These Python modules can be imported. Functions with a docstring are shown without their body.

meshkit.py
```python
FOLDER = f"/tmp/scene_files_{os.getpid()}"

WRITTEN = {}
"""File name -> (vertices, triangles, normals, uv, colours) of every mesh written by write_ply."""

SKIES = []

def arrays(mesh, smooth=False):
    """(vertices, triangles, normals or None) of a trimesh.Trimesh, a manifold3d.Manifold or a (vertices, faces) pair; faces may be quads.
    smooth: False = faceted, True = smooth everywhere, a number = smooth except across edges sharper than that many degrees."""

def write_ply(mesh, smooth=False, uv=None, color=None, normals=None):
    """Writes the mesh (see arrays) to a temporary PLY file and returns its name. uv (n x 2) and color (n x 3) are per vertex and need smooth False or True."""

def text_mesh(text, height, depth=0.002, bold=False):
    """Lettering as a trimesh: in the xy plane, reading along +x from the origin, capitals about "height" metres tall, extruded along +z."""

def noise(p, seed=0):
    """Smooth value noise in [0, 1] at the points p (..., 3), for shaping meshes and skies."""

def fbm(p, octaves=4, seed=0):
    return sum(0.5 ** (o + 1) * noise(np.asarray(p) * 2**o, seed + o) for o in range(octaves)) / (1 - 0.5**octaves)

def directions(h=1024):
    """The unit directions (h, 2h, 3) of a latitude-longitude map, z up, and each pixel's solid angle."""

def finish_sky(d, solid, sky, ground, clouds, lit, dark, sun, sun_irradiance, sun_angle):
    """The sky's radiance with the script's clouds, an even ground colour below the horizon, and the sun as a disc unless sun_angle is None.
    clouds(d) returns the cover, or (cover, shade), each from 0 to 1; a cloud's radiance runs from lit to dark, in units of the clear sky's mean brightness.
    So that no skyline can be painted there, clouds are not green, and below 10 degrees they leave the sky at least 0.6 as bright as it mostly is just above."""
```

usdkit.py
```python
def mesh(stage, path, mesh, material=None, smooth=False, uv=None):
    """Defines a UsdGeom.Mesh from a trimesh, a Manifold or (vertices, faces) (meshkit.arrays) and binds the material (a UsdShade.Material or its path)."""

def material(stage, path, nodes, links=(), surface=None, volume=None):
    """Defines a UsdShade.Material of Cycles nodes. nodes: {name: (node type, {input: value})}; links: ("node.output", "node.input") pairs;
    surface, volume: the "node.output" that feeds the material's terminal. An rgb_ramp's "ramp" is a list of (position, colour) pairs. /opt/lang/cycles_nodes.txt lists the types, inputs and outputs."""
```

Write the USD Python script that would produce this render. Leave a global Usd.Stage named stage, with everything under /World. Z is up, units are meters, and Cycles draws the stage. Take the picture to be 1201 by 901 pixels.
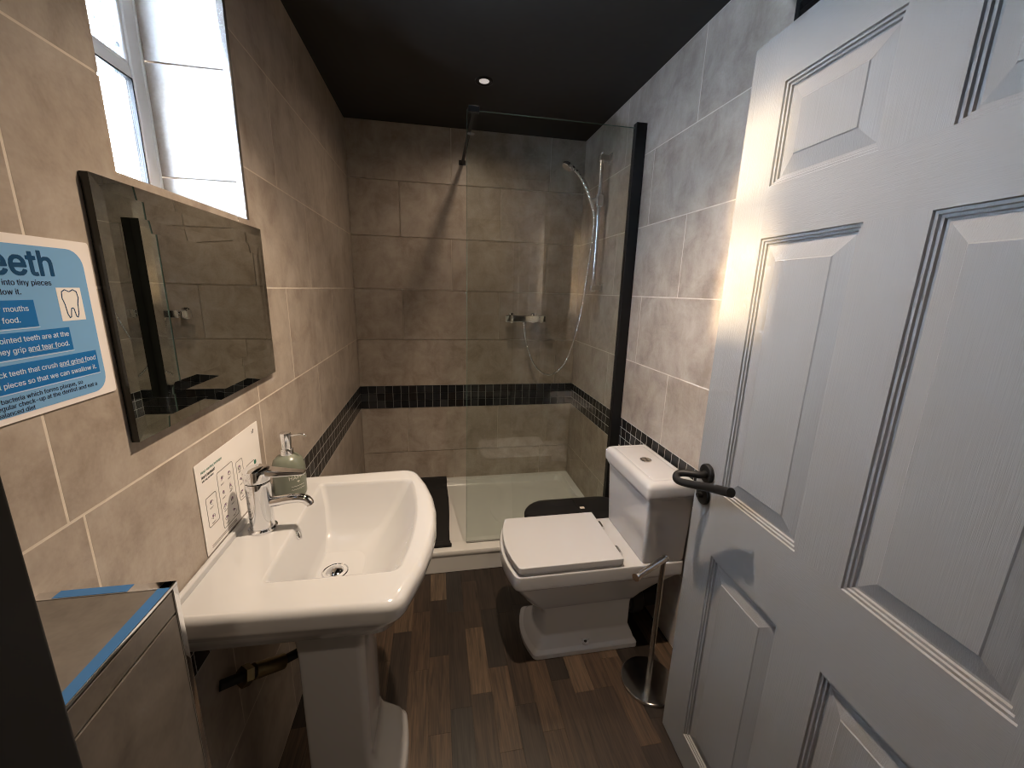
import math, random
import numpy as np, trimesh, manifold3d as m3, shapely
from shapely.geometry import Polygon, box as sbox
from shapely import affinity
import usdkit, meshkit
from pxr import Usd, UsdGeom, UsdLux, UsdShade, Gf, Sdf

random.seed(7)
rng = np.random.default_rng(7)
stage = Usd.Stage.CreateInMemory()
UsdGeom.SetStageUpAxis(stage, UsdGeom.Tokens.z)
UsdGeom.SetStageMetersPerUnit(stage, 1.0)
UsdGeom.Xform.Define(stage, '/World')
UsdGeom.Scope.Define(stage, '/World/Looks')

# ------------------------------------------------------------------ camera, sky, sun, exposure
CAM = np.array([0.4741, 0.0, 1.37])
YAW, PITCH, ROLL, FPX = 0.188202, 0.227838, 0.026754, 472.566
EXPOSURE = 0.0
cam = UsdGeom.Camera.Define(stage, '/World/camera')
F = np.array([math.sin(YAW) * math.cos(PITCH), math.cos(YAW) * math.cos(PITCH), -math.sin(PITCH)])
R0 = np.array([math.cos(YAW), -math.sin(YAW), 0.0]); U0 = np.cross(R0, F)
R = R0 * math.cos(ROLL) + U0 * math.sin(ROLL); U = -R0 * math.sin(ROLL) + U0 * math.cos(ROLL)
cam.AddTransformOp().Set(Gf.Matrix4d(*R, 0, *U, 0, *(-F), 0, *CAM, 1))
cam.CreateHorizontalApertureAttr(36.0); cam.CreateVerticalApertureAttr(36.0 * 901 / 1201)
cam.CreateFocalLengthAttr(36.0 * FPX / 1201)
cam.CreateClippingRangeAttr(Gf.Vec2f(0.02, 200))
cam.CreateExposureAttr(EXPOSURE)

SKY = (0.65, 0.80, 1.0); SKY_I = 46.0
SUN_I = 12.0; SUN_C = (1.0, 0.74, 0.43); SUN_ANGLE = 4.6; SUN_DIR = (1.0, 0.012, -0.205)
LAMP_A, FILL_B, FILL_H = 1.25, 11.0, 2.4  # shower downlight, then two added fill lamps: room and hall
sky = UsdLux.DomeLight.Define(stage, '/World/sky')
sky.CreateColorAttr(Gf.Vec3f(*SKY)); sky.CreateIntensityAttr(SKY_I)
sun = UsdLux.DistantLight.Define(stage, '/World/sun')
sun.CreateColorAttr(Gf.Vec3f(*SUN_C)); sun.CreateIntensityAttr(SUN_I); sun.CreateAngleAttr(SUN_ANGLE); sun.CreateNormalizeAttr(True)
_z = -np.array(SUN_DIR) / np.linalg.norm(SUN_DIR); _x = np.cross([0, 0, 1.0], _z); _x /= np.linalg.norm(_x); _y = np.cross(_z, _x)
sun.AddTransformOp().Set(Gf.Matrix4d(*_x, 0, *_y, 0, *_z, 0, -6, 1, 4, 1))
LAMP_C = (1.0, 0.78, 0.57)

# ------------------------------------------------------------------ naming and writing
used = {}


def numbered(parent, name):
    k = (parent, name); used[k] = used.get(k, -1) + 1
    return name if used[k] == 0 else f'{name}_{used[k]:03d}'


class Thing:
    def __init__(s, path, loc): s.path, s.loc = path, np.array(loc, float)


def tag(prim, label=None, cat=None, group=None, kind=None):
    for k, v in (('label', label), ('category', cat), ('group', group), ('kind', kind)):
        if v: prim.SetCustomDataByKey(k, v)


def thing(name, label, cat, loc=(0, 0, 0), group=None, kind=None):
    path = '/World/' + numbered('/World', name)
    x = UsdGeom.Xform.Define(stage, path); x.AddTranslateOp().Set(Gf.Vec3d(*map(float, loc)))
    tag(x.GetPrim(), label, cat, group, kind)
    return Thing(path, loc)


def V(mesh):
    if hasattr(mesh, 'to_mesh'):
        m = mesh.to_mesh(); return np.asarray(m.vert_properties[:, :3], float), np.asarray(m.tri_verts)
    if isinstance(mesh, tuple):
        v, f = np.asarray(mesh[0], float), np.asarray(mesh[1], int)
        if f.shape[1] == 4: f = np.vstack([f[:, [0, 1, 2]], f[:, [0, 2, 3]]])
        return v, f
    return np.array(mesh.vertices), np.array(mesh.faces)


def join(*ms):
    vs, fs, n = [], [], 0
    for m in ms:
        v, f = V(m); vs.append(v); fs.append(f + n); n += len(v)
    return np.vstack(vs), np.vstack(fs)


def obj(name, mesh, mat, parent=None, smooth=False, label=None, kind=None):
    """one Mesh prim, its vertices given in world coordinates; a part when parent is a Thing"""
    v, f = V(mesh)
    base = parent.path if parent else '/World'
    path = base + '/' + numbered(base, name)
    v = v - (parent.loc if parent else 0)
    p = usdkit.mesh(stage, path, trimesh.Trimesh(v, f, process=smooth is not False), mat, smooth=smooth).GetPrim()
    tag(p, label, None, None, kind)
    return Thing(path, parent.loc if parent else (0, 0, 0))


# ------------------------------------------------------------------ shape helpers
def bx(x0, x1, y0, y1, z0, z1):
    b = trimesh.creation.box([x1 - x0, y1 - y0, z1 - z0]); b.apply_translation([(x0 + x1) / 2, (y0 + y1) / 2, (z0 + z1) / 2]); return b


def rbox(x0, x1, y0, y1, z0, z1, r=0.004, seg=12):
    s = m3.Manifold.sphere(r, seg)
    return m3.Manifold.batch_hull([s.translate([x, y, z]) for x in (x0 + r, x1 - r) for y in (y0 + r, y1 - r) for z in (z0 + r, z1 - r)])


class Frame:
    """u, v in the surface, n out of it; right-handed"""
    def __init__(s, o, u, v): s.o, s.u, s.v = map(lambda a: np.array(a, float), (o, u, v)); s.n = np.cross(s.u, s.v)
    def __call__(s, p): p = np.asarray(p, float); return s.o + p[:, :1] * s.u + p[:, 1:2] * s.v + p[:, 2:3] * s.n


def tile(fr, u0, u1, v0, v1, lo, hi, c=0.0003):
    """a slab with chamfered front edge: 20 triangles"""
    a = [(u0, v0), (u1, v0), (u1, v1), (u0, v1)]; i = [(u0 + c, v0 + c), (u1 - c, v0 + c), (u1 - c, v1 - c), (u0 + c, v1 - c)]
    p = [(x, y, lo) for x, y in a] + [(x, y, hi - c) for x, y in a] + [(x, y, hi) for x, y in i]
    f = [(3, 2, 1), (3, 1, 0), (8, 9, 10), (8, 10, 11)]
    for k in range(4):
        q = (k + 1) % 4
        for b in (0, 4): f += [(b + k, b + q, b + 4 + q), (b + k, b + 4 + q, b + 4 + k)]
    return fr(p), np.array(f)


def poly_slab(fr, poly, lo, hi):
    ms = []
    for g in getattr(poly, 'geoms', [poly]):
        m = trimesh.creation.extrude_polygon(g, hi - lo, engine='earcut'); v = np.array(m.vertices); v[:, 2] += lo
        ms.append((fr(v), np.array(m.faces)))
    return join(*ms)


def tube(pts, r, n=16, caps=True):
    pts = np.asarray(pts, float); r = np.broadcast_to(np.asarray(r, float), (len(pts),))
    t = np.gradient(pts, axis=0); t /= np.linalg.norm(t, axis=1, keepdims=True)
    a = np.cross(t[0], [0, 0, 1.0]); a = np.cross(t[0], [1.0, 0, 0]) if np.linalg.norm(a) < 0.1 else a
    a /= np.linalg.norm(a); vs = []
    th = np.linspace(0, 2 * np.pi, n, endpoint=False)
    for p, d, q in zip(pts, t, r):
        a = a - d * (a @ d); a /= np.linalg.norm(a); b = np.cross(d, a)
        vs.append(p + q * (np.cos(th)[:, None] * a + np.sin(th)[:, None] * b))
    return skin(vs, caps, caps)


def skin(loops, c0=True, c1=True):
    n = len(loops[0]); v = np.vstack(loops); f = []
    k = np.arange(n); q = (k + 1) % n
    for i in range(len(loops) - 1):
        a, b = i * n, (i + 1) * n
        f += [np.c_[a + k, a + q, b + q], np.c_[a + k, b + q, b + k]]
    if c0: v = np.vstack([v, loops[0].mean(0)]); f.append(np.c_[q, k, np.full(n, len(v) - 1)])
    if c1:
        v = np.vstack([v, loops[-1].mean(0)]); o = (len(loops) - 1) * n
        f.append(np.c_[o + k, o + q, np.full(n, len(v) - 1)])
    m = trimesh.Trimesh(v, np.vstack(f), process=False)
    if m.volume < 0: m.invert()
    return m


def spline(pts, n=60):
    from scipy.interpolate import CubicSpline
    pts = np.asarray(pts, float); d = np.r_[0, np.cumsum(np.linalg.norm(np.diff(pts, axis=0), axis=1))]
    return CubicSpline(d, pts)(np.linspace(0, d[-1], n))


def lathe(prof, c, n=40, axis='z'):
    """prof: (r, h) pairs along the axis from point c"""
    th = np.linspace(0, 2 * np.pi, n, endpoint=False); loops = []
    for r, h in prof:
        p = np.c_[r * np.cos(th), r * np.sin(th), np.full(n, h)]
        if axis == 'x': p = p[:, [2, 0, 1]]
        if axis == 'y': p = p[:, [1, 2, 0]]
        loops.append(p + np.array(c))
    return skin(loops)


def outline(A0, A1, B0, B1, bow=0.0, rf=0.02, rb=0.02, ne=8, nc=7):
    """plan of a basin or pan: back at a=A0 (half width B0), front at a=A1 (half width B1, bowed out)"""
    fa = lambda b: A1 + bow * (1 - (b / B1) ** 2)
    def bez(p, c, q): t = np.linspace(0, 1, nc)[:, None]; return (1 - t) ** 2 * np.array(p) + 2 * t * (1 - t) * np.array(c) + t ** 2 * np.array(q)
    s = np.array([A1 - A0, B1 - B0]); s /= np.linalg.norm(s)
    k1, k0 = np.array([A1, B1]), np.array([A0, B0]); out = []
    e1, e0 = k1 - s * rf, k0 + s * rb
    flip = lambda p: p * np.array([1, -1])
    fb = np.linspace(B1 - rf, -(B1 - rf), ne); front = np.c_[fa(fb), fb]
    side = np.linspace(e0, e1, ne); back = np.c_[np.full(ne, A0), np.linspace(-(B0 - rb), B0 - rb, ne)]
    segs = [side, bez(e1, k1, front[0])[1:-1], front, bez(front[-1], flip(k1), flip(e1))[1:-1], flip(side)[::-1], bez(flip(e0), flip(k0), back[0])[1:-1], back, bez(back[-1], k0, e0)[1:-1]]
    return np.vstack(segs)


def text(s, h, fr, u, v, lift=0.0, bold=False, depth=0.0004, width=None):
    """lettering in a frame's plane, its baseline starting at u, v; width squeezes it to that length"""
    m = meshkit.text_mesh(s, h, depth, bold); p = np.array(m.vertices)
    if width: p[:, 0] *= width / (p[:, 0].max() - min(0, p[:, 0].min()))
    p[:, 0] += u; p[:, 1] += v; p[:, 2] += lift
    return fr(p), np.array(m.faces)


def rrect(x0, x1, y0, y1, r): return sbox(x0 + r, y0 + r, x1 - r, y1 - r).buffer(r, quad_segs=6)


# ------------------------------------------------------------------ materials
def mat(name, nodes, links, surface='p.BSDF'): return usdkit.material(stage, '/World/Looks/' + name, nodes, links, surface=surface)


def plain(name, col, rough=0.5, **kw):
    return mat(name, {'p': ('principled_bsdf', {'base_color': col, 'roughness': rough, **kw})}, [])


def wear(name, col, rough, amount=0.12, scale=30, bump=0.0, bscale=200, **kw):
    """paint, china or plastic with slight tonal and relief variation"""
    a = [c * (1 - amount) for c in col]; b = [min(1, c * (1 + amount)) for c in col]
    n = {'g': ('geometry', {}), 'n': ('noise_texture', {'scale': scale, 'detail': 4.0}), 'r': ('rgb_ramp', {'ramp': [(0.3, a), (0.7, b)]}), 'p': ('principled_bsdf', {'roughness': rough, **kw})}
    l = [('g.position', 'n.vector'), ('n.fac', 'r.fac'), ('r.color', 'p.base_color')]
    if bump:
        n |= {'n2': ('noise_texture', {'scale': bscale, 'detail': 3.0}), 'b': ('bump', {'strength': bump, 'distance': 0.002})}
        l += [('g.position', 'n2.vector'), ('n2.fac', 'b.height'), ('b.normal', 'p.normal')]
    return mat(name, n, l)


def stone(name, lo, mid, hi, rough=0.38):
    """porcelain tile with a cloudy concrete print, shifted from tile to tile"""
    n = {'g': ('geometry', {}), 'o': ('object_info', {}), 's': ('mix_vector', {'fac': 1.0}), 'k': ('combine_xyz', {}), 'm1': ('math', {'math_type': 'multiply', 'value2': 37.0}),
         'm2': ('math', {'math_type': 'multiply', 'value2': 91.0}), 'sep': ('separate_xyz', {}), 'a1': ('math', {'math_type': 'add'}), 'a2': ('math', {'math_type': 'add'}), 'a3': ('math', {'math_type': 'add'}),
         'n1': ('noise_texture', {'scale': 9.0, 'detail': 8.0, 'roughness': 0.66, 'distortion': 0.4}), 'mp': ('mapping', {'scale': (26.0, 26.0, 5.0)}), 'n2': ('noise_texture', {'scale': 1.0, 'detail': 5.0, 'roughness': 0.6}),
         'n3': ('noise_texture', {'scale': 160.0, 'detail': 3.0}), 'w1': ('math', {'math_type': 'multiply', 'value2': 0.74}), 'w2': ('math', {'math_type': 'multiply_add', 'value2': 0.16}), 'w3': ('math', {'math_type': 'multiply_add', 'value2': 0.10}),
         'r': ('rgb_ramp', {'ramp': [(0.38, lo), (0.5, mid), (0.63, hi)]}), 'b': ('bump', {'strength': 0.12, 'distance': 0.001}), 'p': ('principled_bsdf', {'roughness': rough})}
    l = [('o.random', 'm1.value1'), ('o.random', 'm2.value1'), ('g.position', 'sep.vector'), ('sep.x', 'a1.value1'), ('m1.value', 'a1.value2'), ('sep.y', 'a2.value1'), ('m1.value', 'a2.value2'), ('sep.z', 'a3.value1'), ('m2.value', 'a3.value2'),
         ('a1.value', 'k.x'), ('a2.value', 'k.y'), ('a3.value', 'k.z'), ('k.vector', 'n1.vector'), ('k.vector', 'mp.vector'), ('mp.vector', 'n2.vector'), ('k.vector', 'n3.vector'),
         ('n1.fac', 'w1.value1'), ('n2.fac', 'w2.value1'), ('w1.value', 'w2.value3'), ('n3.fac', 'w3.value1'), ('w2.value', 'w3.value3'), ('w3.value', 'r.fac'), ('r.color', 'p.base_color'), ('n3.fac', 'b.height'), ('b.normal', 'p.normal')]
    del n['s']
    return mat(name, n, l)


def wood(name, dark, light, rough=0.42):
    n = {'g': ('geometry', {}), 'o': ('object_info', {}), 'm1': ('math', {'math_type': 'multiply', 'value2': 53.0}), 'sep': ('separate_xyz', {}), 'k': ('combine_xyz', {}), 'a1': ('math', {'math_type': 'add'}),
         'mp': ('mapping', {'scale': (70.0, 4.5, 8.0)}), 'n1': ('noise_texture', {'scale': 1.0, 'detail': 6.0, 'roughness': 0.65, 'distortion': 1.2}), 'mp2': ('mapping', {'scale': (260.0, 9.0, 8.0)}), 'n2': ('noise_texture', {'scale': 1.0, 'detail': 3.0}),
         'w1': ('math', {'math_type': 'multiply', 'value2': 0.65}), 'w2': ('math', {'math_type': 'multiply_add', 'value2': 0.35}), 'r': ('rgb_ramp', {'ramp': [(0.36, dark), (0.62, light)]}), 'b': ('bump', {'strength': 0.25, 'distance': 0.0012}), 'p': ('principled_bsdf', {'roughness': rough})}
    l = [('o.random', 'm1.value1'), ('g.position', 'sep.vector'), ('sep.x', 'k.x'), ('sep.y', 'a1.value1'), ('m1.value', 'a1.value2'), ('a1.value', 'k.y'), ('m1.value', 'k.z'), ('k.vector', 'mp.vector'), ('mp.vector', 'n1.vector'), ('k.vector', 'mp2.vector'), ('mp2.vector', 'n2.vector'),
         ('n1.fac', 'w1.value1'), ('n2.fac', 'w2.value1'), ('w1.value', 'w2.value3'), ('w2.value', 'r.fac'), ('r.color', 'p.base_color'), ('w2.value', 'b.height'), ('b.normal', 'p.normal')]
    return mat(name, n, l)


TILE = stone('wall_tile', (0.262, 0.216, 0.180), (0.345, 0.296, 0.252), (0.415, 0.366, 0.320))
GROUT = wear('grout', (0.60, 0.54, 0.47), 0.85)
GROUT_PALE = wear('mosaic_grout', (0.42, 0.42, 0.41), 0.85)
MOSAIC = [plain(f'mosaic_{i}', c, 0.22) for i, c in enumerate([(0.008, 0.009, 0.011), (0.013, 0.014, 0.017), (0.020, 0.021, 0.024), (0.030, 0.032, 0.036), (0.012, 0.010, 0.010)])]
CEIL = wear('ceiling_paint', (0.013, 0.0120, 0.0108), 0.75, bump=0.15)
PLASTER = wear('hall_plaster', (0.34, 0.32, 0.30), 0.9)
JAMB = wear('dark_jamb_paint', (0.011, 0.0105, 0.010), 0.6, specular_ior_level=0.25)
CHINA = plain('white_china', (0.47, 0.475, 0.49), 0.10, coat_weight=0.5, coat_roughness=0.03)
ACRYL = plain('white_acrylic', (0.58, 0.575, 0.56), 0.18)
SEATP = plain('white_seat_plastic', (0.47, 0.475, 0.495), 0.14)
UPVC = plain('white_upvc', (0.78, 0.78, 0.78), 0.3)
CHROME = plain('chrome', (0.82, 0.83, 0.85), 0.06, metallic=1.0)
STEEL = plain('brushed_steel', (0.50, 0.49, 0.47), 0.16, metallic=1.0)
SATIN = plain('satin_chrome', (0.70, 0.70, 0.70), 0.22, metallic=1.0)
SPUN = mat('spun_steel', {'t': ('tangent', {'direction_type': 'radial', 'axis': 'z'}), 'p': ('principled_bsdf', {'base_color': (0.50, 0.49, 0.47), 'metallic': 1.0, 'roughness': 0.13, 'anisotropic': 0.6})}, [('t.tangent', 'p.tangent')])
BLACK = plain('matt_black_metal', (0.006, 0.006, 0.0065), 0.5, specular_ior_level=0.25)
BLACKP = plain('black_plastic', (0.008, 0.008, 0.009), 0.42, specular_ior_level=0.3)
RUBBER = plain('black_rubber', (0.010, 0.010, 0.010), 0.6)
BRASS = plain('dull_brass', (0.25, 0.20, 0.11), 0.35, metallic=1.0)
CLOTH = wear('black_towelling', (0.007, 0.006, 0.006), 0.95, bump=0.8, bscale=500)
MIRROR = plain('mirror_silver', (0.80, 0.83, 0.79), 0.0, metallic=1.0)
MIRROR_EDGE = plain('mirror_edge', (0.010, 0.013, 0.011), 0.15)
FILM = plain('blue_film', (0.030, 0.125, 0.31), 0.3)
PAPER = plain('white_paper', (0.74, 0.72, 0.71), 0.55)
LAMINATE = plain('laminated_paper', (0.78, 0.74, 0.73), 0.16)
PBLUE = plain('poster_pale_blue', (0.175, 0.37, 0.64), 0.2)
PMID = plain('poster_blue', (0.015, 0.145, 0.42), 0.16)
PNAVY = plain('poster_navy', (0.012, 0.062, 0.155), 0.16)
PTEXT = plain('poster_black_print', (0.012, 0.014, 0.035), 0.2)
PWHITE = plain('poster_white_print', (0.62, 0.72, 0.85), 0.2)
INK = plain('black_ink', (0.02, 0.022, 0.022), 0.6)
INKG = plain('green_ink', (0.02, 0.16, 0.11), 0.6)
INKP = plain('purple_ink', (0.24, 0.13, 0.24), 0.6)
RED = plain('red_ink', (0.35, 0.03, 0.03), 0.5)
SAGE = wear('sage_glaze', (0.135, 0.150, 0.118), 0.28, amount=0.05)
CREAM = plain('cream_print', (0.50, 0.50, 0.44), 0.5)
LENS = mat('lamp_lens', {'p': ('principled_bsdf', {'base_color': (0.8, 0.8, 0.8), 'roughness': 0.4, 'emission_color': (1.0, 0.92, 0.86), 'emission_strength': 0.42})}, [])
DOORP = {}
for _n, _s in (('upright', (420.0, 420.0, 9.0)), ('level', (420.0, 14.0, 420.0))):     # moulded wood grain runs up the stiles and panels, along the rails
    DOORP[_n] = mat('door_paint_' + _n, {'g': ('geometry', {}), 'mp': ('mapping', {'scale': _s}), 'n': ('noise_texture', {'scale': 1.0, 'detail': 2.5, 'distortion': 1.5}), 'b': ('bump', {'strength': 0.30, 'distance': 0.0016}), 'p': ('principled_bsdf', {'base_color': (0.205, 0.206, 0.210), 'roughness': 0.5, 'specular_ior_level': 0.35})},
                    [('g.position', 'mp.vector'), ('mp.vector', 'n.vector'), ('n.fac', 'b.height'), ('b.normal', 'p.normal')])
WOODS = [wood(f'plank_{i}', (t[0] * 0.17, t[1] * 0.155, t[2] * 0.145), (t[0] * 0.74, t[1] * 0.65, t[2] * 0.57)) for i, t in enumerate(
    [(0.024, 0.018, 0.015), (0.036, 0.026, 0.021), (0.052, 0.037, 0.028), (0.072, 0.049, 0.034), (0.092, 0.064, 0.044), (0.118, 0.086, 0.060), (0.145, 0.112, 0.082), (0.034, 0.031, 0.031)])]


LEDGE_TILE_SHADED = stone('ledge_tile_shaded', (0.075, 0.066, 0.057), (0.108, 0.096, 0.084), (0.140, 0.125, 0.111))  # wall tile in darker tones, painting in the shade on the ledge


def pane(name, scale, lo, hi, tint, gloss=0.02):
    """window glass: clear, with its cast pattern letting more or less light through, plus a sharp surface reflection"""
    return mat(name, {'g': ('geometry', {}), 'mp': ('mapping', {'scale': scale}), 'n': ('noise_texture', {'scale': 1.0, 'detail': 2.0, 'distortion': 0.15}), 'r': ('rgb_ramp', {'ramp': [(0.35, [lo * t for t in tint]), (0.65, [hi * t for t in tint])]}),
                      'b': ('bump', {'strength': 0.5, 'distance': 0.002}), 't': ('transparent_bsdf', {}), 's': ('glossy_bsdf', {'color': (1, 1, 1), 'roughness': gloss}), 'f': ('fresnel', {'IOR': 1.45}), 'i': ('math', {'math_type': 'subtract', 'value1': 1.8}), 'i2': ('math', {'math_type': 'multiply', 'value2': 1.8}), 'x': ('math', {'math_type': 'multiply', 'use_clamp': True}), 'm': ('mix_closure', {})},
               [('g.position', 'mp.vector'), ('mp.vector', 'n.vector'), ('n.fac', 'r.fac'), ('r.color', 't.color'), ('n.fac', 'b.height'), ('b.normal', 's.normal'), ('g.backfacing', 'i2.value1'), ('i2.value', 'i.value2'), ('f.fac', 'x.value1'), ('i.value', 'x.value2'), ('x.value', 'm.fac'), ('t.BSDF', 'm.closure1'), ('s.BSDF', 'm.closure2')], surface='m.closure')


REEDED = pane('reeded_glass', (60.0, 260.0, 4.0), 0.22, 1.0, (1, 1, 1), 0.15)
PEBBLED = pane('pebbled_glass', (90.0, 90.0, 90.0), 0.08, 0.92, (0.94, 0.97, 1.0), 0.15)
CLEAR = mat('screen_glass', {'t': ('transparent_bsdf', {'color': (0.915, 0.942, 0.928)}), 's': ('glossy_bsdf', {'color': (1, 1, 1), 'roughness': 0.0}), 'f': ('fresnel', {'IOR': 1.5}), 'g': ('geometry', {}), 'i': ('math', {'math_type': 'subtract', 'value1': 1.8}), 'i2': ('math', {'math_type': 'multiply', 'value2': 1.8}), 'x': ('math', {'math_type': 'multiply', 'use_clamp': True}), 'm': ('mix_closure', {})},
            [('g.backfacing', 'i2.value1'), ('i2.value', 'i.value2'), ('f.fac', 'x.value1'), ('i.value', 'x.value2'), ('x.value', 'm.fac'), ('t.BSDF', 'm.closure1'), ('s.BSDF', 'm.closure2')], surface='m.closure')
GEDGE = plain('glass_edge', (0.10, 0.16, 0.14), 0.1)

# ------------------------------------------------------------------ the room shell
W, D, H = 1.379, 2.569, 2.256          # width, depth to the shower wall, height
YF = 0.115                             # inner face of the wall with the doorway
ROWS = [(1.959, 2.256), (1.659, 1.959), (1.359, 1.659), (1.059, 1.359), (0.7644, 1.059), (0.319, 0.6193), (0.0, 0.319)]
BAND = (0.6193, 0.7644)
WIN = (0.767, 1.208, 1.530, 2.115)     # y0, y1, z0, z1 of the window opening
G = 0.0018                             # half a joint


def tiled_wall(th, fr, length, joints, hole=None, start=0.0, flip=False):
    for (z0, z1), js in zip(ROWS, joints):
        cuts = [start] + sorted(j for j in js if start + 0.02 < j < length - 0.02) + [length]
        for a, b in zip(cuts, cuts[1:]):
            ua, ub = (length - b + 0, length - a) if flip else (a, b)
            if hole and min(b, hole[1]) > max(a, hole[0]) and min(z1, hole[3]) > max(z0, hole[2]):
                p = sbox(a + G, z0 + G, b - G, z1 - G).difference(sbox(*[hole[i] for i in (0, 2, 1, 3)]))
                if p.area > 1e-5: obj('tile', poly_slab(fr, p, -0.006, 0), TILE, th)
            else:
                obj('tile', tile(fr, ua + G, ub - G, z0 + G, z1 - G, -0.006, 0), TILE, th)
    n = int(round((length - start) / 0.0484)); w = (length - start) / n; h = (BAND[1] - BAND[0]) / 3
    for i in range(n):
        for k in range(3):
            u = start + i * w; z = BAND[0] + k * h
            if flip: u = length - (u - start) - w if start == 0 else length + start - u - w
            obj('mosaic_tile', tile(fr, u + 0.0014, u + w - 0.0014, z + 0.0013, z + h - 0.0013, -0.005, rng.uniform(0.0, 0.0003), 0.0003), MOSAIC[int(rng.choice(5, p=[.27, .27, .2, .12, .14]))], th)


LW = thing('wall_left', 'left wall of large greige tiles with a dark mosaic band', 'wall', kind='structure')
y0, y1, z0, z1 = WIN
back = join(bx(-0.222, -0.00018, -0.02, D + 0.2, -0.05, z0 - 0.008), bx(-0.222, -0.00018, -0.02, D + 0.2, z1 + 0.008, H + 0.1), bx(-0.18, -0.00018, -0.02, y0 - 0.006, z0 - 0.008, z1 + 0.008), bx(-0.222, -0.18, -0.02, y0 - 0.035, z0 - 0.008, z1 + 0.008), bx(-0.222, -0.00018, y1 + 0.008, D + 0.2, z0 - 0.008, z1 + 0.008))
obj('grout', back, GROUT, LW)
FL = Frame((0, 0, 0), (0, 1, 0), (0, 0, 1))
LJ = [[0.56, 1.144, 1.735, 2.32], [0.27, 0.86, 1.451, 2.042], [0.596, 1.16, 1.724, 2.31], [0.565, 1.158, 1.443, 2.03], [0.588, 1.154, 1.715, 2.30], [0.28, 0.87, 1.45, 2.04], [0.58, 1.16, 1.73, 2.31]]
tiled_wall(LW, FL, D, LJ, WIN, start=0.118)
# tiles lining the window reveal
FR_ = Frame((-0.18, y1, 0), (1, 0, 0), (0, 0, 1))       # far side, faces -y
for a, b in ((z0, 1.617), (1.617, 1.862), (1.862, z1)): obj('tile', tile(FR_, 0.001, 0.178, a + G, b - G, -0.006, 0), TILE, LW)
FN_ = Frame((-0.18, y0, 0), (0, 0, 1), (1, 0, 0))       # near side, faces +y
for a, b in ((z0, 1.617), (1.617, 1.862), (1.862, z1)): obj('tile', tile(FN_, a + G, b - G, 0.001, 0.178, -0.006, 0), TILE, LW)
FS_ = Frame((-0.18, y0, z0), (1, 0, 0), (0, 1, 0))
obj('sill_tile', tile(FS_, 0.001, 0.178, G, y1 - y0 - G, -0.006, 0), TILE, LW)
FT_ = Frame((-0.18, y0, z1), (0, 1, 0), (1, 0, 0))
obj('tile', tile(FT_, G, y1 - y0 - G, 0.001, 0.178, -0.006, 0), TILE, LW)

BW = thing('wall_back', 'shower wall of large greige tiles behind the glass screen', 'wall', kind='structure')
obj('grout', bx(-0.2, W + 0.2, D + 0.00018, D + 0.2, -0.05, H + 0.1), GROUT, BW)
FB = Frame((W, D, 0), (-1, 0, 0), (0, 0, 1))
BJ = [[0.572, 1.163], [0.277, 0.867], [0.572, 1.163], [0.277, 0.867], [0.66, 1.25], [0.282, 0.871], [0.576, 1.169]]
tiled_wall(BW, FB, W, BJ, flip=True)

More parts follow.
